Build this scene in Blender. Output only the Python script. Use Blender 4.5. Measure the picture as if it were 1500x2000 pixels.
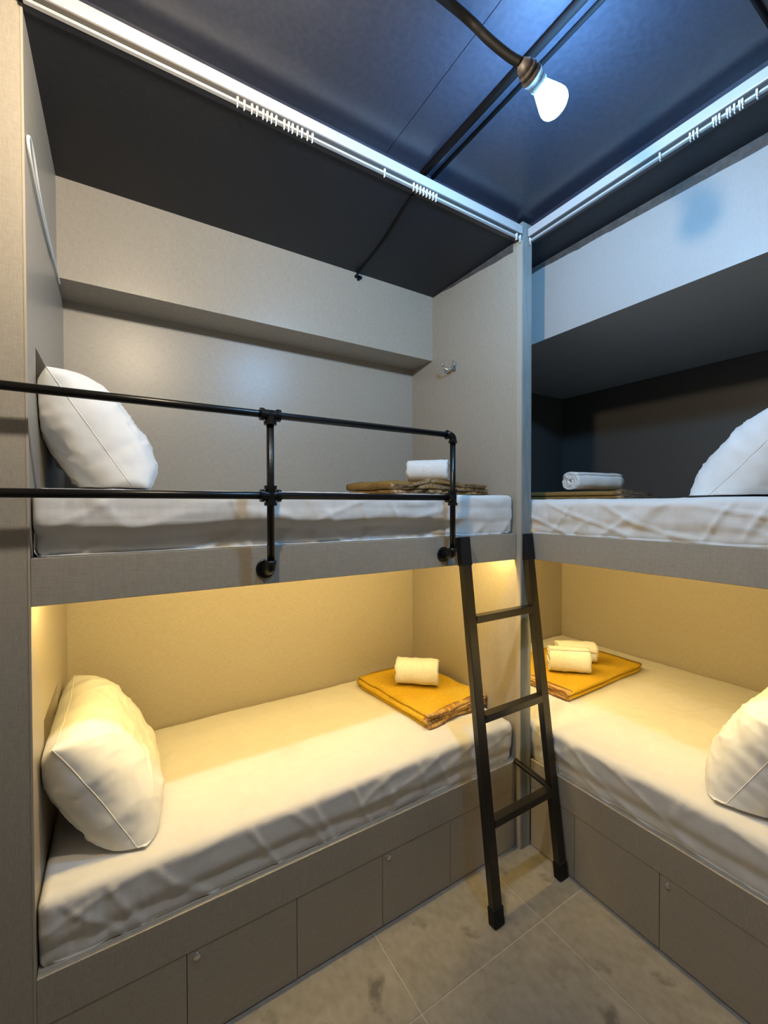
import bpy, bmesh, math, random
from mathutils import Vector, Matrix, noise
random.seed(7)
for o in list(bpy.data.objects): bpy.data.objects.remove(o, do_unlink=True)
S = bpy.context.scene
COL = S.collection

# ------------------------------------------------------------------ camera
CX, CY, CZ = -1.7374, -1.5023, 1.7709
YAW, PITCH, ROLL, FPX = 0.5544, 0.0145, -0.0019, 831.95
cam_d = bpy.data.cameras.new('camera'); cam = bpy.data.objects.new('camera', cam_d); COL.objects.link(cam)
cam_d.sensor_fit = 'HORIZONTAL'; cam_d.sensor_width = 36.0; cam_d.lens = FPX / 1500.0 * 36.0
cam_d.clip_start = 0.02
F = Vector((math.sin(YAW)*math.cos(PITCH), math.cos(YAW)*math.cos(PITCH), -math.sin(PITCH)))
R0 = Vector((math.cos(YAW), -math.sin(YAW), 0)); U0 = R0.cross(F)
RR = R0*math.cos(ROLL) + U0*math.sin(ROLL); UU = -R0*math.sin(ROLL) + U0*math.cos(ROLL)
m = Matrix((RR, UU, -F)).transposed().to_4x4(); m.translation = (CX, CY, CZ)
cam.matrix_world = m
S.camera = cam

# ------------------------------------------------------------------ world, colour management, light levels
w = bpy.data.worlds.new('world'); S.world = w; w.use_nodes = True
w.node_tree.nodes['Background'].inputs[0].default_value = (0.6, 0.55, 0.5, 1)
w.node_tree.nodes['Background'].inputs[1].default_value = 0.05
S.view_settings.view_transform = 'Standard'; S.view_settings.look = 'None'
S.view_settings.gamma = 1.0; S.view_settings.use_curve_mapping = False
S.view_settings.exposure = 0.08
BULB_COOL = ((0.24, 0.57, 1.0), 760.0)
BULB_WARM = ((1.0, 0.81, 0.56), 860.0)
LED_WARM = ((1.0, 0.71, 0.25), 200.0)

# ------------------------------------------------------------------ dimensions (metres)
L = 1.95; D = 0.927; D2 = 1.536; HD = 0.309; HB = 0.451
F0, F1 = 1.494, 1.628; HC = 3.124; H = 3.22
YB, ZB = 0.70, 2.712; XB, ZB2 = 0.274, 2.692; XR = 0.069; YE = 0.836; YH = -1.1
XW, YW = -2.9, -2.75

# ------------------------------------------------------------------ materials
def mat(name, col, rough=0.6, metal=0.0, spec=0.5, emit=None):
    m = bpy.data.materials.new(name); m.use_nodes = True
    b = m.node_tree.nodes['Principled BSDF']
    b.inputs['Base Color'].default_value = (*col, 1); b.inputs['Roughness'].default_value = rough
    b.inputs['Metallic'].default_value = metal; b.inputs['Specular IOR Level'].default_value = spec
    if emit:
        b.inputs['Emission Color'].default_value = (*emit[0], 1); b.inputs['Emission Strength'].default_value = emit[1]
    return m
def nd(m, t, **kw):
    n = m.node_tree.nodes.new(t)
    for k, v in kw.items(): setattr(n, k, v)
    return n
def textured(name, c1, c2, scales, rough=0.5, bump=0.1, dist=0.002, spec=0.5, metal=0.0, detail=3, big=None, rr=None):
    """two-tone noise colour from several stretched noises (weave, grain) plus fine bump"""
    m = mat(name, c1, rough, metal, spec); nt = m.node_tree; lk = nt.links.new
    b = nt.nodes['Principled BSDF']; tc = nd(m, 'ShaderNodeTexCoord')
    acc = None
    for sc in scales:
        mp = nd(m, 'ShaderNodeMapping'); mp.inputs['Scale'].default_value = sc
        nz = nd(m, 'ShaderNodeTexNoise'); nz.inputs['Scale'].default_value = 1; nz.inputs['Detail'].default_value = detail
        lk(tc.outputs['Object'], mp.inputs[0]); lk(mp.outputs[0], nz.inputs['Vector'])
        if acc is None: acc = nz.outputs['Fac']
        else:
            mx = nd(m, 'ShaderNodeMath', operation='ADD'); lk(acc, mx.inputs[0]); lk(nz.outputs['Fac'], mx.inputs[1]); acc = mx.outputs[0]
    k = len(scales)
    mr = nd(m, 'ShaderNodeMapRange'); mr.inputs[1].default_value = 0.36*k; mr.inputs[2].default_value = 0.64*k
    lk(acc, mr.inputs[0])
    mix = nd(m, 'ShaderNodeMix', data_type='RGBA'); mix.inputs[6].default_value = (*c1, 1); mix.inputs[7].default_value = (*c2, 1)
    lk(mr.outputs[0], mix.inputs[0]); out = mix.outputs[2]
    if big:
        nz = nd(m, 'ShaderNodeTexNoise'); nz.inputs['Scale'].default_value = big[0]; nz.inputs['Detail'].default_value = 5
        lk(tc.outputs['Object'], nz.inputs['Vector'])
        m2 = nd(m, 'ShaderNodeMapRange'); m2.inputs[1].default_value = big[2]; m2.inputs[2].default_value = big[3]
        lk(nz.outputs['Fac'], m2.inputs[0])
        mx = nd(m, 'ShaderNodeMix', data_type='RGBA'); mx.inputs[7].default_value = (*big[1], 1)
        lk(m2.outputs[0], mx.inputs[0]); lk(out, mx.inputs[6]); out = mx.outputs[2]
    lk(out, b.inputs['Base Color'])
    if bump:
        bp = nd(m, 'ShaderNodeBump'); bp.inputs['Strength'].default_value = bump; bp.inputs['Distance'].default_value = dist
        lk(acc, bp.inputs['Height']); lk(bp.outputs[0], b.inputs['Normal'])
    return m
WEAVE = [(500, 500, 40), (45, 45, 520)]
M = {}
M['linen'] = textured('linen_laminate', (0.295, 0.262, 0.212), (0.375, 0.336, 0.276), WEAVE, 0.36, 0.10, 0.0006, 0.5)
M['linen_h'] = M['linen']
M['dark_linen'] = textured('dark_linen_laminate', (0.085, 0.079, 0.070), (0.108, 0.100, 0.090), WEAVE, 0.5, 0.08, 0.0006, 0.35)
M['beam_grey'] = textured('grey_panel', (0.36, 0.355, 0.345), (0.40, 0.395, 0.385), WEAVE, 0.45, 0.05, 0.0005, 0.4)
M['edge'] = mat('edge_band', (0.38, 0.34, 0.28), 0.45)
M['post'] = textured('post_trim', (0.20, 0.225, 0.22), (0.25, 0.275, 0.27), [(60, 60, 6)], 0.35, 0.02)
M['ceil'] = textured('black_ceiling', (0.023, 0.026, 0.040), (0.031, 0.034, 0.050), [(60, 60, 60)], 0.30, 0.12, 0.0006, 0.7)
M['ceil2'] = textured('black_bunk_ceiling', (0.011, 0.012, 0.016), (0.016, 0.017, 0.021), [(60, 60, 60)], 0.5, 0.1, 0.0006, 0.35)
M['sheet'] = textured('white_sheet', (0.66, 0.645, 0.62), (0.70, 0.685, 0.66), [(24, 24, 24), (9, 9, 30)], 0.85, 0.22, 0.004, 0.15, detail=4)
M['stripe'] = M['sheet']
M['pillow'] = textured('white_pillow', (0.71, 0.71, 0.70), (0.76, 0.76, 0.75), [(16, 8, 16), (6, 15, 7)], 0.85, 0.50, 0.012, 0.15, detail=1.2)
M['towel'] = textured('white_terry', (0.66, 0.655, 0.63), (0.78, 0.775, 0.755), [(160, 160, 160)], 0.95, 0.5, 0.002, 0.1)
M['blanket'] = textured('mustard_fleece', (0.50, 0.310, 0.022), (0.60, 0.380, 0.035), [(120, 120, 120)], 0.95, 0.4, 0.002, 0.1)
M['binding'] = textured('mustard_satin_binding', (0.26, 0.10, 0.02), (0.66, 0.42, 0.12), [(70, 12, 70)], 0.35, 0.4, 0.003, 0.5)
M['blanket_cool_lit'] = textured('cool_lit_mustard_fleece', (0.20, 0.115, 0.035), (0.28, 0.165, 0.05), [(120, 120, 120)], 0.95, 0.4, 0.002, 0.1)  # same mustard fleece, with the upper bunks' cool light put into the colour
M['binding_cool_lit'] = textured('cool_lit_satin_binding', (0.16, 0.08, 0.03), (0.40, 0.26, 0.12), [(70, 12, 70)], 0.35, 0.4, 0.003, 0.5)  # binding darkened to match, cool light painted into its colour
M['pipe'] = mat('black_pipe', (0.004, 0.004, 0.0045), 0.32, 0.0, 0.35)
M['ladder'] = textured('black_scuffed_steel', (0.050, 0.048, 0.043), (0.066, 0.063, 0.056), [(200, 200, 200)], 0.30, 0.05, 0.0005, 0.5, 0.85)
M['rubber'] = mat('black_rubber', (0.008, 0.008, 0.008), 0.7, 0, 0.3)
M['white_metal'] = mat('white_enamel', (0.42, 0.42, 0.42), 0.35)
M['plastic'] = mat('white_nylon', (0.72, 0.72, 0.70), 0.5)
M['chrome'] = mat('chrome', (0.75, 0.75, 0.76), 0.15, 1.0)
M['brown'] = textured('brown_rubber_socket', (0.050, 0.043, 0.040), (0.095, 0.082, 0.076), [(80, 80, 80)], 0.5, 0.1)
M['cable'] = mat('black_cable', (0.006, 0.006, 0.007), 0.6, 0.0, 0.15)
M['dark'] = mat('dark_recess', (0.03, 0.028, 0.025), 0.8)
M['grout'] = textured('pale_grout', (0.40, 0.37, 0.32), (0.48, 0.445, 0.39), [(40, 40, 40)], 0.9, 0.1)
M['tile'] = textured('grey_stone_tile', (0.20, 0.183, 0.158), (0.29, 0.266, 0.232), [(5, 9, 5), (30, 22, 30)], 0.42, 0.10, 0.001, 0.5, detail=8, big=(6.5, (0.115, 0.104, 0.088), 0.60, 0.70))
M['bulb_cool'] = mat('cool_bulb', (0.9, 0.9, 0.9), 0.4, emit=BULB_COOL)
M['bulb_warm'] = mat('warm_bulb', (0.9, 0.9, 0.9), 0.4, emit=BULB_WARM)
M['led'] = mat('warm_led', (0.9, 0.85, 0.7), 0.5, emit=LED_WARM)

# ------------------------------------------------------------------ helpers
def world_loc(o):
    v = Vector(o.location); p = o.parent
    while p: v = v + p.location; p = p.parent
    return v
def tag(o, label=None, cat=None, group=None, kind=None):
    if label: o['label'] = label
    if cat: o['category'] = cat
    if group: o['group'] = group
    if kind: o['kind'] = kind
    return o
def thing(name, label, cat, loc, group=None):
    o = bpy.data.objects.new(name, None); COL.objects.link(o); o.location = loc; o.empty_display_size = 0.05
    return tag(o, label, cat, group)
def mk(name, vs, fs, material, parent=None, smooth=False, bevel=0.0, recalc=True):
    """vertices in world coordinates -> ONE mesh object with its origin at the middle of its base"""
    vs = [Vector(v) for v in vs]
    lo = Vector([min(v[i] for v in vs) for i in range(3)]); hi = Vector([max(v[i] for v in vs) for i in range(3)])
    org = Vector(((lo.x+hi.x)/2, (lo.y+hi.y)/2, lo.z))
    me = bpy.data.meshes.new(name); me.from_pydata([v-org for v in vs], [], fs)
    if recalc:
        bm = bmesh.new(); bm.from_mesh(me); bmesh.ops.recalc_face_normals(bm, faces=bm.faces); bm.to_mesh(me); bm.free()
    if smooth:
        for p in me.polygons: p.use_smooth = True
    me.materials.append(material)
    o = bpy.data.objects.new(name, me); COL.objects.link(o)
    if parent: o.parent = parent; o.location = org - world_loc(parent)
    else: o.location = org
    if bevel:
        b = o.modifiers.new('bevel', 'BEVEL'); b.width = bevel; b.segments = 2; b.limit_method = 'ANGLE'
    return o
def boxes(*bs):
    vs, fs = [], []
    for (x0, x1, y0, y1, z0, z1) in bs:
        k = len(vs)
        vs += [(x, y, z) for z in (z0, z1) for y in (y0, y1) for x in (x0, x1)]
        fs += [tuple(k+i for i in f) for f in ((0,2,3,1),(4,5,7,6),(0,1,5,4),(2,6,7,3),(0,4,6,2),(1,3,7,5))]
    return vs, fs
def box(name, b, material, parent=None, bevel=0.0):
    return mk(name, *boxes(b), material, parent, bevel=bevel)
def struct(name, bs, material, bevel=0.0):
    o = mk(name, *boxes(*bs), material, bevel=bevel); o['kind'] = 'structure'; return o
def sweep(pts, rad, n=12, caps=True):
    """tube along points; rad number or list"""
    pts = [Vector(p) for p in pts]; k = len(pts)
    rads = rad if isinstance(rad, (list, tuple)) else [rad]*k
    vs, fs = [], []; nrm = None
    for i, p in enumerate(pts):
        t = (pts[min(i+1, k-1)] - pts[max(i-1, 0)]).normalized()
        if nrm is None:
            a = Vector((0,0,1)) if abs(t.z) < 0.9 else Vector((1,0,0)); nrm = (a - t*a.dot(t)).normalized()
        else:
            nrm = (nrm - t*nrm.dot(t)).normalized()
        bi = t.cross(nrm)
        for j in range(n):
            a = 2*math.pi*j/n; vs.append(p + (nrm*math.cos(a) + bi*math.sin(a))*rads[i])
    for i in range(k-1):
        for j in range(n):
            fs.append((i*n+j, i*n+(j+1) % n, (i+1)*n+(j+1) % n, (i+1)*n+j))
    if caps: fs += [tuple(range(n))[::-1], tuple((k-1)*n+j for j in range(n))]
    return vs, fs
def join(*parts):
    vs, fs = [], []
    for v, f in parts:
        k = len(vs); vs += list(v); fs += [tuple(i+k for i in q) for q in f]
    return vs, fs
def smoothpts(pts, n=8):
    pts = [Vector(p) for p in pts]; out = []
    for i in range(len(pts)-1):
        a, b, c, d = pts[max(i-1, 0)], pts[i], pts[i+1], pts[min(i+2, len(pts)-1)]
        for j in range(n):
            t = j/n
            out.append(0.5*((2*b) + (c-a)*t + (2*a-5*b+4*c-d)*t*t + (3*b-a-3*c+d)*t**3))
    return out + [pts[-1]]
def beam(a, b, w, d, up=(1,0,0)):
    """rectangular bar from a to b; w across 'up' axis, d across the third axis"""
    a, b = Vector(a), Vector(b); t = (b-a).normalized(); u = Vector(up); u = (u - t*u.dot(t)).normalized(); v = t.cross(u)
    vs = [p + u*sx*w/2 + v*sy*d/2 for p in (a, b) for sx, sy in ((-1,-1),(1,-1),(1,1),(-1,1))]
    return vs, [(3,2,1,0),(4,5,6,7),(0,1,5,4),(1,2,6,5),(2,3,7,6),(3,0,4,7)]
def fbm(x, y, z, o=3):
    return noise.fractal(Vector((x, y, z)), 1.0, 2.0, o)
def ridge(x, y, z):
    n = noise.noise(Vector((x, y, z))); return max(0.0, 1 - abs(n)*6.0)**1.5

# ------------------------------------------------------------------ the setting
floor = struct('floor', [(XW, 0.30, YW, 0.30, -0.06, -0.0012)], M['grout'])
ts = 0.64; g = 0.0018
for ix in range(-5, 2):
    for iy in range(-5, 2):
        x0, y0 = -0.22+ts*(ix-0), -0.33+ts*iy
        x1, y1 = x0+ts, y0+ts
        x0, x1 = max(x0, XW), min(x1, 0.12); y0, y1 = max(y0, YW), min(y1, 0.05)
        if x1-x0 < 0.03 or y1-y0 < 0.03: continue
        box('tile', (x0+g, x1-g, y0+g, y1-g, -0.0012, 0.0), M['tile'], floor)
ceil = struct('ceiling', [(XW, XR+0.02, YW, 0.02, H+0.012, H+0.08)], M['ceil2'])
xs = [XW, -2.015, -0.795, XR+0.02]
for i in range(3):
    for (ya, yb) in ((-2.75, -1.36), (-1.36, 0.02)):
        box('panel', (xs[i]+0.0012, xs[i+1]-0.0012, ya+0.0012, yb-0.0012, H, H+0.012), M['ceil'], ceil)
struct('ceiling_left_bunk', [(-L, 0.0, 0.02, YB, HC, HC+0.08)], M['ceil2'])
struct('ceiling_right_bunk', [(XR+0.02, XB, YH, YE, HC, HC+0.08)], M['ceil2'])
struct('trim_1', [(XW, 0.0, 0.0, 0.02, HC, H)], M['ceil'])
struct('trim_2', [(XR, XR+0.02, YW, 0.0, HC, H)], M['ceil'])
# left partition with its niches (front face at y = 0)
def wall_with_niches():
    bs = [(XW, -L-0.09, 0.0, D, 0.0, HC)]
    zs = [(0.0, 0.974, None), (0.974, 1.09, (0.21, 0.55)), (1.09, 2.125, None), (2.125, 2.25, (0.145, 0.50)), (2.25, HC, None)]
    for z0, z1, hole in zs:
        if hole is None: bs.append((-L-0.09, -L, 0.0, D, z0, z1))
        else:
            bs.append((-L-0.09, -L, 0.0, hole[0], z0, z1)); bs.append((-L-0.09, -L, hole[1], D, z0, z1))
    return bs
wl = struct('wall_left', wall_with_niches(), M['linen'])
box('edge_band', (-L-0.004, -L+0.0015, -0.0015, 0.002, 0.0, HC), M['edge'], wl)
struct('wall_back', [(XW, 0.05, D, D+0.08, 0.0, HC+0.08)], M['linen'])
struct('wall_back_beam', [(-L, 0.0, YB, D, ZB, HC+0.08)], M['linen'])
struct('wall_partition', [(0.0, 0.05, 0.0, D, 0.0, HC+0.08)], M['linen'])
post = struct('trim_3', [(0.0, XR, -0.030, 0.0, 0.0, 3.203)], M['post'], bevel=0.0012)
box('edge_strip', (-0.006, 0.0, -0.028, 0.0, 0.0, 3.11), M['edge'], post)
struct('wall_end', [(0.05, D2+0.08, YE, YE+0.08, 0.0, F0+0.06)], M['linen'])
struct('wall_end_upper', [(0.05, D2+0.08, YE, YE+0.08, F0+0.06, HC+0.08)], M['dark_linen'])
struct('wall_right', [(D2, D2+0.08, YH-0.08, YE, 0.0, F0+0.06)], M['linen'])
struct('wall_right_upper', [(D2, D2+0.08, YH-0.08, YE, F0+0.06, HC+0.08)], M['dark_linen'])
struct('wall_right_beam', [(XB, D2, YH, YE, ZB2, HC+0.08)], M['beam_grey'])
def ragged(name, parent, axis, fixed, a, b, za, zb, seed, out):
    n = 90; vs = []; fs = []
    for i in range(n+1):
        s = a+(b-a)*i/n; z = za+(zb-za)*i/n + 0.006*noise.noise(Vector((s*9, seed, 0))) - 0.012*max(0, noise.noise(Vector((s*23, seed, 3)))-0.35)
        for o in (0, out):
            for zz in (HC-0.0005, z): vs.append((s, fixed+o, zz) if axis == 'x' else (fixed+o, s, zz))
    for i in range(n):
        k = 4*i
        fs += [(k+2, k+3, k+7, k+6), (k+1, k+5, k+7, k+3)]
    return mk(name, vs, fs, M['smear'], parent)
M['smear'] = textured('dark_paint_smear', (0.055, 0.048, 0.044), (0.085, 0.075, 0.068), [(40, 40, 40)], 0.6, 0.05)
ragged('paint_edge', bpy.data.objects['wall_right_beam'], 'y', XB, YH, YE, HC-0.050, HC-0.020, 1.0, -0.0012)
ragged('paint_edge', bpy.data.objects['wall_partition'], 'y', 0.0, 0.03, YB, HC-0.045, HC-0.004, 4.0, -0.0012)
struct('wall_head', [(XR, D2, YH-0.08, YH, 0.0, HC+0.08)], M['linen'])
struct('wall_right_room', [(XR, XR+0.08, YW, YH-0.08, 0.0, HC)], M['linen'])
struct('wall_front', [(XW-0.08, XR+0.08, YW-0.08, YW, -0.06, H+0.08)], M['linen'])
struct('wall_left_room', [(XW-0.08, XW, YW, D+0.08, -0.06, H+0.08)], M['linen'])

# ------------------------------------------------------------------ bunk beds
def lock(parent, pos, axis):
    p = Vector(pos); a = Vector(axis)
    v1 = sweep([p, p+a*0.004], [0.0115, 0.0105], 20)
    v2 = sweep([p+a*0.004, p+a*0.0055, p+a*0.006], [0.0075, 0.0075, 0.005], 16)
    k = mk('lock', *join(v1, v2), M['chrome'], parent, smooth=False); k['label'] = 'small round chrome cam lock'
t = 0.018; gp = 0.002
BL = thing('bed_base', 'grey-beige bed base with lockable drawers left of the ladder', 'bed base', (-L/2, D/2, 0))
BLU = thing('upper_bunk', 'grey-beige upper bunk deck carrying the black pipe guard rail', 'upper bunk', (-L/2, D/2, F0))
box('base_box', (-L+0.002, -0.002, t+0.004, D-0.002, 0.002, HB-0.02), M['dark'], BL)
box('base_rail', (-L+0.002, -0.008, 0.0, t, HD+gp, HB), M['linen'], BL, 0.0012)
box('bed_board', (-L+0.002, -0.002, t, D-0.002, HB-0.02, HB), M['linen'], BL)
ex = [-L+0.003, -1.566, -1.191, -0.816, -0.446, -0.075]
for i in range(5):
    d = box('drawer_front', (ex[i]+gp/2, ex[i+1]-gp/2, 0.002, t, 0.004, HD), M['linen'], BL, 0.0012)
    if i in (1, 3): lock(d, (ex[i]+0.030, 0.002, 0.286), (0, -1, 0))
box('filler_panel', (-0.075+gp/2, -0.008, 0.004, t, 0.002, HD), M['linen'], BL, 0.001)
box('upper_fascia', (-L+0.002, -0.007, 0.0, 0.022, F0, F1), M['linen'], BLU, 0.0015)
box('upper_deck', (-L+0.002, -0.002, 0.022, D-0.002, F0+0.05, F1-0.002), M['linen'], BLU)
BR = thing('bed_base', 'wide grey-beige bed base with drawers right of the ladder', 'bed base', ((XR+D2)/2, (YH+YE)/2, 0))
BRU = thing('upper_bunk', 'wide grey-beige upper bunk deck right of the corner post', 'upper bunk', ((XR+D2)/2, (YH+YE)/2, F0))
box('base_box', (XR+t+0.004, D2-0.002, YH+0.002, YE-0.002, 0.002, HB-0.02), M['dark'], BR)
box('base_rail', (XR, XR+t, YH+0.002, -0.031, HD+gp, HB), M['linen'], BR, 0.0012)
box('bed_board', (XR+t, D2-0.002, YH+0.002, YE-0.002, HB-0.02, HB), M['linen'], BR)
ey = [-0.031, -0.283, -0.656, -1.03, YH+0.003]
for i in range(4):
    n = 'filler_panel' if i == 0 else 'drawer_front'
    d = box(n, (XR+0.002, XR+t, ey[i+1]+gp/2, ey[i]-gp/2, 0.004, HD), M['linen'], BR, 0.0012)
    if i == 2: lock(d, (XR+0.002, ey[i]-0.030, 0.283), (-1, 0, 0))
box('upper_fascia', (XR, XR+0.022, YH+0.002, -0.031, F0, F1), M['linen'], BRU, 0.0015)
box('upper_deck', (XR+0.022, D2-0.002, YH+0.002, YE-0.002, F0+0.05, F1-0.002), M['linen'], BRU)

def led(label, b, b2):
    T = thing('led_strip', label, 'light strip', ((b[0]+b[1])/2, (b[2]+b[3])/2, b[4]), 'warm strip lights under the upper bunks')
    box('channel', b2, M['white_metal'], T); box('diffuser', b, M['led'], T)
zt = F0+0.05
led('warm strip light under the upper bunk behind the guard rail', (-L+0.02, -0.03, 0.027, 0.035, zt-0.018, zt-0.004), (-L+0.02, -0.03, 0.025, 0.041, zt-0.004, zt))
led('warm strip light under the upper bunk right of the corner post', (XR+0.027, XR+0.035, YH+0.03, YE-0.03, zt-0.018, zt-0.004), (XR+0.025, XR+0.041, YH+0.03, YE-0.03, zt-0.004, zt))

# ------------------------------------------------------------------ mattresses
def mattress(name, label, x0, x1, y0, y1, z0, z1, front, r=0.05, under=0.0, crown=0.01, seed=0.0, res=0.007, pleat=0.0036, stripes=0.0):
    """rounded, slightly crumpled fitted-sheet block. front: 'y' or 'x' = which low side faces the room"""
    nx, ny, nz = max(8, int((x1-x0)/(res if front == 'y' else res*1.6))), max(8, int((y1-y0)/(res if front == 'x' else res*1.6))), 18
    idx = {}; vs = []; fs = []
    def V(i, j, k):
        key = (i, j, k)
        if key in idx: return idx[key]
        p = Vector((x0+(x1-x0)*i/nx, y0+(y1-y0)*j/ny, z0+(z1-z0)*k/nz))
        rb = 0.022
        c = Vector((min(max(p.x, x0+r), x1-r), min(max(p.y, y0+r), y1-r), min(max(p.z, z0+rb), z1-r)))
        dv = p-c
        if dv.length > 1e-6:
            n = dv.normalized(); rad = r if dv.z >= 0 else rb
            hz = Vector((dv.x, dv.y, 0))
            if dv.z < 0 and hz.length > 1e-6:
                q = c + hz.normalized()*r*(1-0.25*(dv.z/rb)**2) + Vector((0,0,dv.z))
            else: q = c + n*r
        else: n = Vector((0,0,1)); q = p.copy()
        h = (q.z-z0)/(z1-z0)
        s = p.x if front == 'y' else p.y
        a = p.y-y0 if front == 'y' else p.x-x0
        # crown and lumps of the top
        if k == nz or dv.z > 0:
            u = (p.x-x0)/(x1-x0); v = (p.y-y0)/(y1-y0)
            q.z += crown*min(1, 6*u*(1-u))*min(1, 6*v*(1-v)) + 0.004*fbm(p.x*3+seed, p.y*3, 2.2) + 0.0016*ridge(p.x*5+seed, p.y*9, 0.3)
        # wrinkles of the side that faces the room
        if a < r*1.2 and h < 0.97:
            gath = max(0.0, min(1.0, 0.5+0.9*noise.noise(Vector((s*1.7+seed, 0.5, seed)))))
            wv = pleat*0.9*gath*fbm(s*30+seed, h*1.5, seed, 2) + pleat*1.5*ridge(s*7.5+h*0.9+seed, h*0.5, 3.1+seed) + pleat*1.3*ridge(s*3.4-h*1.5+seed*2, h*1.0, 1.1+seed)
            wv *= min(1.0, (0.98-h)/0.15)
            if stripes: wv += stripes*math.sin(h*34+1.5*noise.noise(Vector((s*3, h*2, seed))))*(0.5+0.5*noise.noise(Vector((s*2.1, 4, seed))))
            off = -wv*1.0
            if under:
                hb = 0.50+0.10*noise.noise(Vector((s*2.2+seed, 0.3, 0)))
                if h < hb: off += under*min(1, ((hb-h)/0.22))**1.5*(max(0.12, min(1.0, (-0.30-s)/0.25)) if under > 0.03 else 1.0)
            if front == 'y': q.y += off
            else: q.x += off
            if h < 0.12: q.z += 0.004*noise.noise(Vector((s*11, seed, 5)))
        idx[key] = len(vs); vs.append(q); return idx[key]
    for i in range(nx):
        for j in range(ny):
            fs.append((V(i,j,nz), V(i+1,j,nz), V(i+1,j+1,nz), V(i,j+1,nz)))
            fs.append((V(i,j,0), V(i,j+1,0), V(i+1,j+1,0), V(i+1,j,0)))
    for k in range(nz):
        for i in range(nx):
            fs.append((V(i,0,k), V(i+1,0,k), V(i+1,0,k+1), V(i,0,k+1))); fs.append((V(i,ny,k), V(i,ny,k+1), V(i+1,ny,k+1), V(i+1,ny,k)))
        for j in range(ny):
            fs.append((V(0,j,k), V(0,j,k+1), V(0,j+1,k+1), V(0,j+1,k))); fs.append((V(nx,j,k), V(nx,j+1,k), V(nx,j+1,k+1), V(nx,j,k+1)))
    o = mk(name, vs, fs, M['sheet'], smooth=True, recalc=False)
    return tag(o, label, 'mattress', 'mattresses on the bunk beds')
ZL = HB+0.197; ZU = 1.822; ZR = 1.800
mattress('mattress', 'white sheeted mattress on the lower bunk left of the ladder', -L+0.003, -0.012, 0.012, D-0.004, HB+0.0005, ZL, 'y', 0.024, 0.012, 0.014, 1.3)
mattress('mattress', 'white sheeted mattress on the upper bunk behind the guard rail', -L+0.003, -0.012, 0.014, D-0.004, F1+0.0005, ZU, 'y', 0.024, 0.05, 0.0, 5.1, stripes=0.0015)
mattress('mattress', 'wide white mattress on the lower bunk right of the ladder', XR+0.012, D2-0.004, YH+0.004, YE-0.004, HB+0.0005, ZL, 'x', 0.028, 0.012, 0.014, 8.7)
mattress('mattress', 'wide white mattress on the upper bunk right of the corner post', XR+0.013, D2-0.004, YH+0.004, YE-0.004, F1+0.0005, ZR, 'x', 0.034, 0.01, 0.0, 2.9, pleat=0.0055)

# ------------------------------------------------------------------ pillows
def pillow(label, origin, a_dir, b_dir, la, lb, th, seed, zf, sag=0.0, xmin=-L+0.004, ymin=YH+0.004):
    """origin = centre; a along the length, b across, bulging both ways along a x b"""
    A = Vector(a_dir).normalized(); B = Vector(b_dir); B = (B - A*B.dot(A)).normalized(); N = A.cross(B); O = Vector(origin)
    n = 100; vs = []; fs = []
    def pt(i, j, s):
        u = -1+2*i/n; v = -1+2*j/n
        uu = math.sin(u*math.pi/2); vv = math.sin(v*math.pi/2)
        ca = 1 - 0.07*(1-vv*vv)**1.0*abs(uu)**3; cb = 1 - 0.06*(1-uu*uu)*abs(vv)**3
        prof = max(0.0, (1-abs(uu)**5)*(1-abs(vv)**5))**0.45 * (1-0.14*uu*uu-0.16*vv*vv)
        x = uu*la/2*ca; y = vv*lb/2*cb; z = s*th/2*prof
        e = max(abs(uu), abs(vv))
        wr = 0.010*fbm(uu*1.8+seed, vv*1.8, s*3.0+seed, 2)*prof
        wr += (0.007*ridge(uu*2.2+vv*0.8+seed, vv*1.2+s, seed*2) + 0.006*ridge(uu*1.5-vv*2.2+seed, vv*0.8+s*2, seed) + 0.005*ridge(uu*3.5+vv*2+seed, vv*3, seed+s))*prof
        z += wr*s; x += 0.006*noise.noise(Vector((vv*5, seed, 1)))*abs(uu)**4; y += 0.006*noise.noise(Vector((uu*5, seed, 9)))*abs(vv)**4
        z -= sag*(1-vv)*0.5*(1-vv)*0.5
        q = O + A*x + B*y + N*z
        q.z = max(q.z, zf + 0.004*(1+noise.noise(Vector((u*4, v*4, seed))))); q.x = max(q.x, xmin); q.y = max(q.y, ymin)
        return q
    top = {}; bot = {}
    for i in range(n+1):
        for j in range(n+1):
            top[i, j] = len(vs); vs.append(pt(i, j, 1))
    for i in range(n+1):
        for j in range(n+1):
            if i in (0, n) or j in (0, n): bot[i, j] = top[i, j]
            else: bot[i, j] = len(vs); vs.append(pt(i, j, -1))
    for i in range(n):
        for j in range(n):
            fs.append((top[i,j], top[i+1,j], top[i+1,j+1], top[i,j+1])); fs.append((bot[i,j], bot[i,j+1], bot[i+1,j+1], bot[i+1,j]))
    ring = [vs[top[i, 0]] for i in range(n+1)] + [vs[top[n, j]] for j in range(1, n+1)] + [vs[top[i, n]] for i in range(n-1, -1, -1)] + [vs[top[0, j]] for j in range(n-1, 0, -1)]
    T = mk('pillow', vs, fs, M['pillow'], smooth=True, recalc=False)
    tag(T, label, 'pillow', 'white pillows on the bunk beds')
    s = mk('seam', *sweep(ring[::2]+[ring[0]], 0.0016, 6, False), M['pillow'], T, smooth=True)
    return T
pillow('plump white pillow leaning on the wall behind the guard rail', (-1.800, 0.42, ZU+0.170), (0, 1, 0), (-0.62, 0, 1), 0.62, 0.46, 0.27, 2.0, ZU+0.006)
pillow('plump white pillow leaning on the wall of the lower bunk under the guard rail', (-1.795, 0.40, ZL+0.190), (0, 1, 0.0), (-0.55, 0, 1), 0.66, 0.49, 0.27, 6.5, ZL+0.016)
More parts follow.
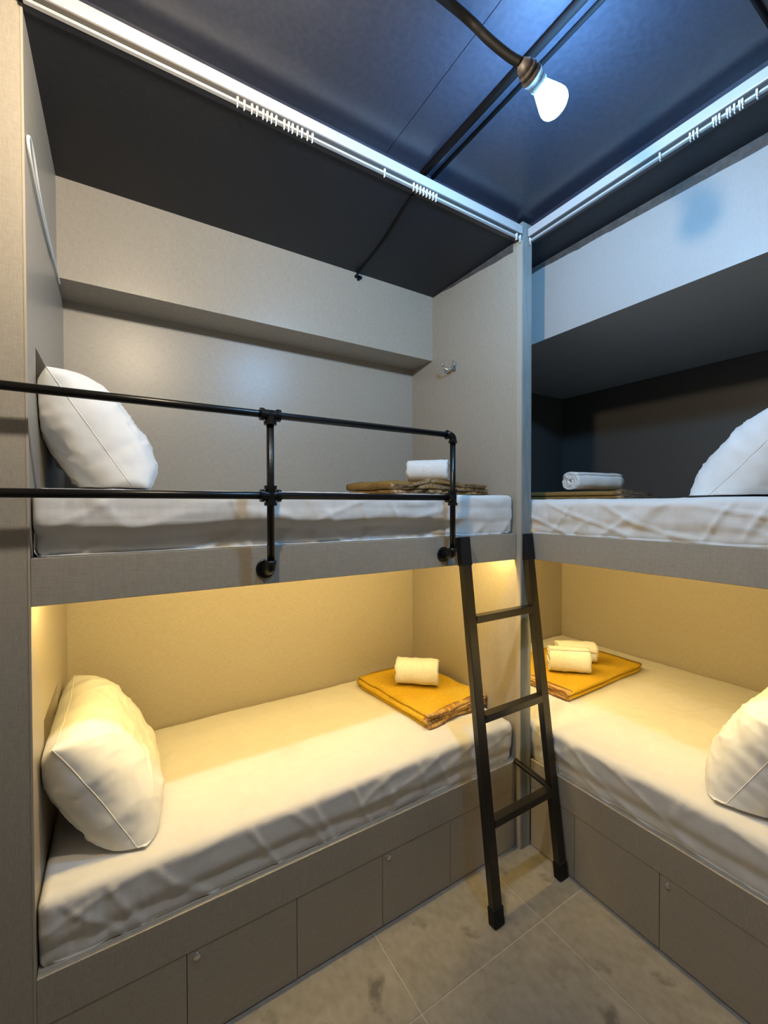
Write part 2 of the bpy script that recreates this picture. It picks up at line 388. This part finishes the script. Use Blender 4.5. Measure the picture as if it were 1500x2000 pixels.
pillow('white pillow at the frame edge on the upper bunk right of the post', (0.57, -0.87, ZR+0.125), (1, 0, 0), (0, -0.90, 1), 0.80, 0.48, 0.30, 11.0, ZR+0.006)
pillow('white pillow at the frame edge on the lower bunk right of the ladder', (0.53, -0.93, ZL+0.180), (1, 0, 0), (0, -0.55, 1), 0.78, 0.50, 0.33, 15.0, ZL+0.016)

# ------------------------------------------------------------------ blankets and towels
def serpentine(wd, layers, tl, x, y0, y1, rot, base, seed, grow=0.0, ny=20, wob=0.004, shift=0.02):
    half = []; r = tl/2
    for i in range(layers):
        z = tl/2+tl*i; sgn = 1 if i % 2 == 0 else -1
        jit = shift*(noise.noise(Vector((i*3.1, seed, 0))))
        a, b = -sgn*(wd/2-r), sgn*(wd/2-r+jit)
        if i == 0: a = -sgn*(wd/2)
        for q in range(9): half.append((a+(b-a)*q/8, z))
        if i < layers-1:
            for q in range(1, 6):
                th = -math.pi/2+math.pi*q/6; half.append((b+sgn*r*math.cos(th)*1.25, z+r+r*math.sin(th)))
    n = len(half); up = []; dn = []
    for i in range(n):
        a = Vector(half[max(i-1, 0)]); b = Vector(half[min(i+1, n-1)]); tt = (b-a).normalized(); nn = Vector((-tt.y, tt.x)); hh = tl*0.41+grow
        up.append(Vector(half[i])+nn*hh); dn.append(Vector(half[i])-nn*hh)
    loop = up+dn[::-1]; k = len(loop); vs = []; fs = []
    c, s = math.cos(rot), math.sin(rot)
    for j in range(ny+1):
        y = y0+(y1-y0)*j/ny
        for p in loop:
            zz = p.y; hfac = min(1.0, zz/(tl*layers))
            xx = p.x+wob*1.5*noise.noise(Vector((y*7+seed, p.y*9, 1.0)))
            zz = zz*(1+0.10*noise.noise(Vector((p.x*5+seed, y*5, 2))))+wob*hfac*noise.noise(Vector((p.x*11, y*11+seed, 4)))
            yy = y+ (wob*2.2*noise.noise(Vector((p.x*9, p.y*60+seed, 7))) if j in (0, ny) else 0)
            vs.append(Vector((base[0]+xx*c-yy*s, base[1]+xx*s+yy*c, base[2]+max(0.0, zz))))
    for j in range(ny):
        for i in range(k): fs.append((j*k+i, j*k+(i+1) % k, (j+1)*k+(i+1) % k, (j+1)*k+i))
    for i in range(n-1):
        fs.append((i, i+1, k-2-i, k-1-i)); o = ny*k; fs.append((o+i, o+k-1-i, o+k-2-i, o+i+1))
    return vs, fs
def blanket(label, base, rot, wd, ln, layers, tl, seed, ma='blanket', mb='binding', wob=0.004):
    o = mk('blanket', *serpentine(wd, layers, tl, 0, -ln/2, ln/2, rot, base, seed, wob=wob), M[ma], smooth=True)
    tag(o, label, 'blanket', 'folded blankets on the bunk beds')
    b = mk('satin_binding', *serpentine(wd, layers, tl, 0, -ln/2-0.006, -ln/2+0.022, rot, base, seed, grow=0.0012, ny=2, wob=wob*2.0), M[mb], o, smooth=True)
    b['label'] = 'satin hem along the folded edge'
    return o
blanket('bright mustard blanket folded flat under one towel on the lower bunk', (-0.262, 0.50, ZL+0.017), 0.10, 0.44, 0.62, 4, 0.015, 3.3, wob=0.006)
blanket('mustard blanket under two towels on the bunk right of the ladder', (0.80, 0.27, ZL+0.020), -math.pi/2+0.03, 0.56, 0.80, 4, 0.013, 9.3)
blanket('crumpled mustard blanket browned as by cool light under a towel behind the guard rail', (-0.355, 0.40, ZU+0.006), 0.02, 0.60, 0.42, 3, 0.022, 5.7, 'blanket_cool_lit', 'binding_cool_lit', wob=0.016)
blanket('mustard blanket browned as by cool light under a towel in the dark upper bunk', (0.62, 0.16, ZR+0.006), 0.25, 0.66, 0.80, 3, 0.014, 12.2, 'blanket_cool_lit', 'binding_cool_lit', wob=0.006)

def towel(label, centre, axis_ang, ln, w, h, turns, seed, group='rolled white towels'):
    """a towel rolled into a squashed spiral; the spiral shows at the ends"""
    n = 26*turns; tk = 0.5/(turns+0.25); half = []
    for i in range(n+1):
        th = 2*math.pi*turns*i/n; r = tk*0.55+(0.5-tk*0.5-tk*0.55)*i/n
        r *= 1+0.03*noise.noise(Vector((th*0.6, seed, 0)))
        half.append(Vector((r*math.cos(th+seed), r*math.sin(th+seed))))
    out, inn = [], []
    for i in range(n+1):
        a = half[max(i-1, 0)]; b = half[min(i+1, n)]; tt = (b-a).normalized(); nn = Vector((tt.y, -tt.x)); hh = tk*0.40
        out.append(half[i]+nn*hh); inn.append(half[i]-nn*hh)
    loop = out+inn[::-1]; k = len(loop); ny = 14; vs = []; fs = []
    ca, sa = math.cos(axis_ang), math.sin(axis_ang)
    for j in range(ny+1):
        y = -ln/2+ln*j/ny
        for q, p in enumerate(loop):
            f = math.copysign(abs(p.x*2)**0.86, p.x)/2; gz = math.copysign(abs(p.y*2)**0.86, p.y)/2
            e = 0.007*noise.noise(Vector((q*0.13, seed, j*0.5)))*(1 if j in (0, ny) else 0.7)
            yy = y+(0.010*noise.noise(Vector((p.x*5, p.y*5, seed))) if j in (0, ny) else 0)
            xx = f*w+e; zz = max(0.0, h/2+gz*h+e*0.6)
            vs.append(Vector((centre[0]+yy*ca-xx*sa, centre[1]+yy*sa+xx*ca, centre[2]+zz)))
    for j in range(ny):
        for i in range(k): fs.append((j*k+i, j*k+(i+1) % k, (j+1)*k+(i+1) % k, (j+1)*k+i))
    o = ny*k; m = n+1
    for i in range(m-1): fs.append((i, i+1, k-2-i, k-1-i)); fs.append((o+i, o+k-1-i, o+k-2-i, o+i+1))
    T = mk('towel', vs, fs, M['towel'], smooth=True)
    return tag(T, label, 'towel', group)
towel('white rolled towel on the bright mustard blanket left of the ladder', (-0.270, 0.50, ZL+0.017+0.064), -0.72, 0.240, 0.175, 0.165, 3, 0.4)
towel('nearer of two white rolled towels on the blanket right of the ladder', (0.655, 0.155, ZL+0.017+0.053), -0.74, 0.240, 0.145, 0.165, 3, 1.9)
towel('farther of two white rolled towels on the blanket right of the ladder', (0.845, 0.235, ZL+0.017+0.053), -0.66, 0.245, 0.135, 0.150, 3, 3.0)
towel('white rolled towel on the crumpled blanket behind the guard rail', (-0.285, 0.38, ZU+0.074), -0.78, 0.220, 0.15, 0.142, 3, 0.9)
towel('white rolled towel with its spiral end showing in the dark upper bunk', (0.50, -0.10, ZR+0.050), -0.20, 0.33, 0.13, 0.105, 4, 2.4)

# ------------------------------------------------------------------ guard rail of black pipe fittings
def guard_rail():
    y = -0.066; zt, zl, zf = 2.080, 1.806, 1.550; r = 0.0125; P = [-2.72, -1.302, -0.492]
    T = thing('guard_rail', 'black threaded-pipe guard rail along the upper bunk edge', 'guard rail', (-1.3, y, zf))
    def fit(dirs, c, ln=0.034, rr=0.0175):
        parts = []
        for dvec in dirs:
            a = Vector(dvec); c0 = Vector(c)
            parts.append(sweep([c0-a*0.004, c0+a*(ln-0.012), c0+a*(ln-0.012), c0+a*ln], [rr, rr, rr+0.004, rr+0.004], 16))
        return join(*parts)
    def elbow(c, d1, d2):
        c, d1, d2 = Vector(c), Vector(d1), Vector(d2); rb = 0.020
        pts = [c+d1*rb+d1*0.014, c+d1*rb]
        for q in range(1, 7):
            a = math.pi/2*q/7; pts.append(c+d1*rb*(1-math.sin(a))+d2*rb*(1-math.cos(a)))
        pts += [c+d2*rb, c+d2*(rb+0.014)]
        col = [0.021, 0.021]; rads = [0.0205, 0.0165]+[0.0165]*6+[0.0165, 0.0205]
        return sweep(pts, rads, 16)
    X1, X2 = P[0], P[-1]
    mk('top_rail', *sweep([(X1, y, zt), (X2-0.02, y, zt)], r, 16), M['pipe'], T, True)
    mk('lower_rail', *sweep([(X1, y, zl), (X2, y, zl)], r, 16), M['pipe'], T, True)
    for i, x in enumerate(P):
        mk('upright', *sweep([(x, y, zf), (x, y, zt-(0.0 if i == 1 else 0.02))], r, 16), M['pipe'], T, True)
        if i == 1:
            mk('tee_fitting', *fit([(-1,0,0), (1,0,0), (0,0,-1)], (x, y, zt)), M['pipe'], T, False, 0.0)
            mk('cross_fitting', *fit([(-1,0,0), (1,0,0), (0,0,-1), (0,0,1)], (x, y, zl)), M['pipe'], T)
        else:
            sx = 1 if i == 0 else -1
            mk('elbow_fitting', *elbow((x, y, zt), (sx,0,0), (0,0,-1)), M['pipe'], T, True)
            mk('tee_fitting', *fit([(sx,0,0), (0,0,-1), (0,0,1)], (x, y, zl)), M['pipe'], T)
        mk('elbow_fitting', *elbow((x, y, zf), (0,0,1), (0,1,0)), M['pipe'], T, True)
        f = mk('wall_flange', *join(sweep([(x, -0.0005, zf), (x, -0.006, zf), (x, -0.008, zf)], [0.034, 0.034, 0.031], 28), sweep([(x, -0.008, zf), (x, -0.036, zf)], 0.018, 16)), M['pipe'], T)
guard_rail()

# ------------------------------------------------------------------ ladder
def ladder():
    xl, xr_ = -0.400, 0.032; y0, y1 = -0.243, -0.030; zt = F1-0.006; sl = (y1-y0)/zt
    Y = lambda z: y0+sl*z
    T = thing('ladder', 'black square-tube steel ladder leaning at the corner of the bunks', 'ladder', ((xl+xr_)/2, y0, 0))
    for x in (xl, xr_):
        g = mk('leg', *beam((x, Y(0.05), 0.05), (x, Y(zt), zt), 0.050, 0.032), M['ladder'], T, bevel=0.002)
        mk('rubber_foot', *beam((x, Y(0.0)+0.001, 0.003), (x, Y(0.075), 0.075), 0.058, 0.040), M['rubber'], g, bevel=0.004)
        mk('rubber_sleeve', *beam((x, Y(zt-0.125), zt-0.125), (x, Y(zt+0.004), zt+0.004), 0.056, 0.038), M['rubber'], g, bevel=0.003)
        mk('hook_plate', *boxes((x-0.020, x+0.020, -0.016, -0.002, F1-0.060, F1-0.008)), M['rubber'], g)
    for z in (1.255, 0.828, 0.395):
        mk('rung', *beam((xl+0.024, Y(z), z), (xr_-0.024, Y(z), z), 0.034, 0.040, (0, 0, 1)), M['ladder'], T, bevel=0.0018)
    mk('standoff', *beam((xr_-0.012, Y(0.40), 0.405), (-0.018, -0.002, 0.458), 0.026, 0.016, (1, 0, 0)), M['ladder'], T, bevel=0.0015)
ladder()

# ------------------------------------------------------------------ curtain tracks
def glider_mesh():
    me = bpy.data.meshes.new('glider')
    a = boxes((-0.003, 0.003, -0.006, 0.006, -0.004, 0.010), (-0.0018, 0.0018, -0.002, 0.002, -0.012, -0.003))
    ring = [Vector((0.0, 0.0045*math.cos(q*math.pi/4), -0.0165+0.0045*math.sin(q*math.pi/4))) for q in range(9)]
    v, f = join(a, sweep(ring, 0.0014, 5, False)); me.from_pydata([Vector(q) for q in v], [], f); me.materials.append(M['plastic']); return me
GM = glider_mesh()
def track(label, axis, fixed, a, b, spots):
    T = thing('curtain_track', label, 'curtain track', ((a+b)/2, fixed, 3.108) if axis == 'x' else (fixed, (a+b)/2, 3.108), 'white curtain tracks')
    def bx(n, w0, w1, z0, z1, bev, mt='white_metal'):
        bb = (a, b, fixed+w0, fixed+w1, z0, z1) if axis == 'x' else (fixed+w0, fixed+w1, a, b, z0, z1)
        box(n, bb, M[mt], T, bev)
    bx('rail_body', -0.014, 0.008, 3.134, 3.174, 0.003)
    bx('slot_shade', -0.006, 0.006, 3.117, 3.134, 0, 'dark')  # solid web coloured dark to stand in for the shade inside the track
    bx('rail_lip', -0.008, 0.006, 3.109, 3.117, 0.0015)
    for s in spots:
        o = bpy.data.objects.new('glider', GM); COL.objects.link(o); o.parent = T
        p = Vector((s, fixed-0.008, 3.113)) if axis == 'x' else Vector((fixed-0.008, s, 3.113))
        o.location = p - T.location
        o.rotation_euler[2] = 0 if axis == 'x' else math.pi/2
gl = [-1.395, -1.373, -1.348, -1.331, -1.310, -1.296, -1.281, -1.265, -1.236, -1.220, -1.206, -1.188, -1.171, -1.150, -1.131, -0.822] + [-0.679+0.0172*i for i in range(8)] + [-0.050, -0.024]
track('white curtain track over the bunk with the guard rail', 'x', -0.024, -L+0.005, -0.008, gl)
gr = [-0.045, -0.655, -0.757, -0.768, -0.780, -0.828, -0.836, -0.846, -0.868, -0.876, -0.888, -0.902, -0.910, -0.948, -1.02]
track('white curtain track over the wide bunk right of the post', 'y', 0.046, YH+0.01, -0.034, gr)

# ------------------------------------------------------------------ string of bulbs
def lathe(o, ax, prof, n=28):
    o, ax = Vector(o), Vector(ax).normalized()
    return sweep([o+ax*s for s, r in prof], [max(r, 0.0004) for s, r in prof], n)
def string_light():
    T = thing('string_light', 'thick black cable with a glowing cool white bulb under the ceiling', 'string light', (-0.8, -0.62, 2.95))
    b1 = Vector((-0.778, -0.690, 2.988)); ax1 = Vector((0.165, 0.0, -0.050)).normalized()
    b2 = Vector((-1.63, -0.685, 3.085)); ax2 = Vector((0.05, 0.0, -1)).normalized()
    pts = smoothpts([(-2.80, -0.42, 3.19), (-2.3, -0.52, 3.14), (-1.64, -0.68, 3.098), (-1.25, -0.60, 3.14), (-0.925, -0.600, 3.130), (-0.860, -0.635, 3.066), (-0.812, -0.666, 3.018), (-0.785, -0.688, 2.992)], 8)
    mk('cable', *sweep(pts, 0.0125, 12), M['cable'], T, True)
    for b, ax, mt in ((b1, ax1, 'bulb_cool'), (b2, ax2, 'bulb_warm')):
        s = mk('socket', *lathe(b, ax, [(-0.012, 0.012), (0.0, 0.020), (0.006, 0.024), (0.010, 0.021), (0.014, 0.027), (0.020, 0.028), (0.024, 0.024), (0.030, 0.030), (0.040, 0.030), (0.044, 0.026), (0.052, 0.027), (0.060, 0.026), (0.068, 0.025), (0.072, 0.022)]), M['brown'], T, True)
        mk('bulb', *lathe(b, ax, [(0.070, 0.019), (0.076, 0.022), (0.100, 0.031), (0.120, 0.038), (0.134, 0.0415), (0.144, 0.0405), (0.153, 0.036), (0.160, 0.027), (0.1645, 0.015), (0.166, 0.003)]), M[mt], s, True)
string_light()
# ceiling conduits and cables
cd = thing('ceiling_conduit', 'black conduit pipe with a thin wire running under the dark ceiling', 'conduit', (-0.60, -1.35, 3.19))
mk('pipe', *sweep([(-0.610, -0.002, 3.205), (-0.610, YW+0.01, 3.205)], 0.013, 12), M['cable'], cd, True)
mk('wire', *sweep([(-0.556, -0.002, 3.211), (-0.556, YW+0.01, 3.211)], 0.0075, 10), M['cable'], cd, True)
c2 = thing('ceiling_cable', 'thin black cable across the dark bunk ceiling ending in a clip', 'cable', (-0.6, 0.35, 3.11))
mk('cable', *sweep(smoothpts([(-0.640, 0.022, HC-0.005), (-0.632, 0.10, HC-0.005), (-0.600, 0.27, HC-0.006), (-0.575, 0.45, HC-0.005), (-0.555, YB-0.010, HC-0.006), (-0.553, YB-0.010, HC-0.03)], 6), 0.006, 8), M['cable'], c2, True)
mk('clip', *boxes((-0.572, -0.530, YB-0.016, YB-0.001, HC-0.032, HC-0.020), (-0.556, -0.544, YB-0.016, YB-0.001, HC-0.044, HC-0.02)), M['cable'], c2)
c3 = mk('ceiling_cable', *sweep([(-0.60, -1.008, 3.212), (0.04, -1.008, 3.212)], 0.007, 8), M['cable'], smooth=True)
tag(c3, 'short black cable on the ceiling at the upper right corner', 'cable')

# ------------------------------------------------------------------ hook and phone cable
hk = thing('coat_hook', 'small chrome double hook on the partition above the upper bunk', 'hook', (0, 0.484, 2.60))
mk('plate', *boxes((-0.004, -0.0005, 0.470, 0.498, 2.585, 2.645)), M['chrome'], hk, bevel=0.0015)
for s in (-1, 1):
    mk('prong', *sweep(smoothpts([(-0.003, 0.484, 2.618), (-0.030, 0.484+s*0.018, 2.600), (-0.050, 0.484+s*0.040, 2.612), (-0.056, 0.484+s*0.052, 2.640)], 5), [0.006]*15+[0.009], 10), M['chrome'], hk, True)
XC = -L+0.006
pc = mk('white_cable', *sweep(smoothpts([(XC, YB+0.03, 2.700), (XC, 0.60, 2.706), (XC, 0.40, 2.720), (XC, 0.22, 2.745), (XC, 0.12, 2.790), (XC, 0.060, 2.806), (XC, 0.022, 2.785), (XC, 0.050, 2.752), (XC, 0.16, 2.722), (XC, 0.34, 2.704), (XC, 0.52, 2.700)], 6), 0.0042, 8), M['plastic'], smooth=True)
tag(pc, 'white cable hanging along the side wall near the ceiling', 'cable')
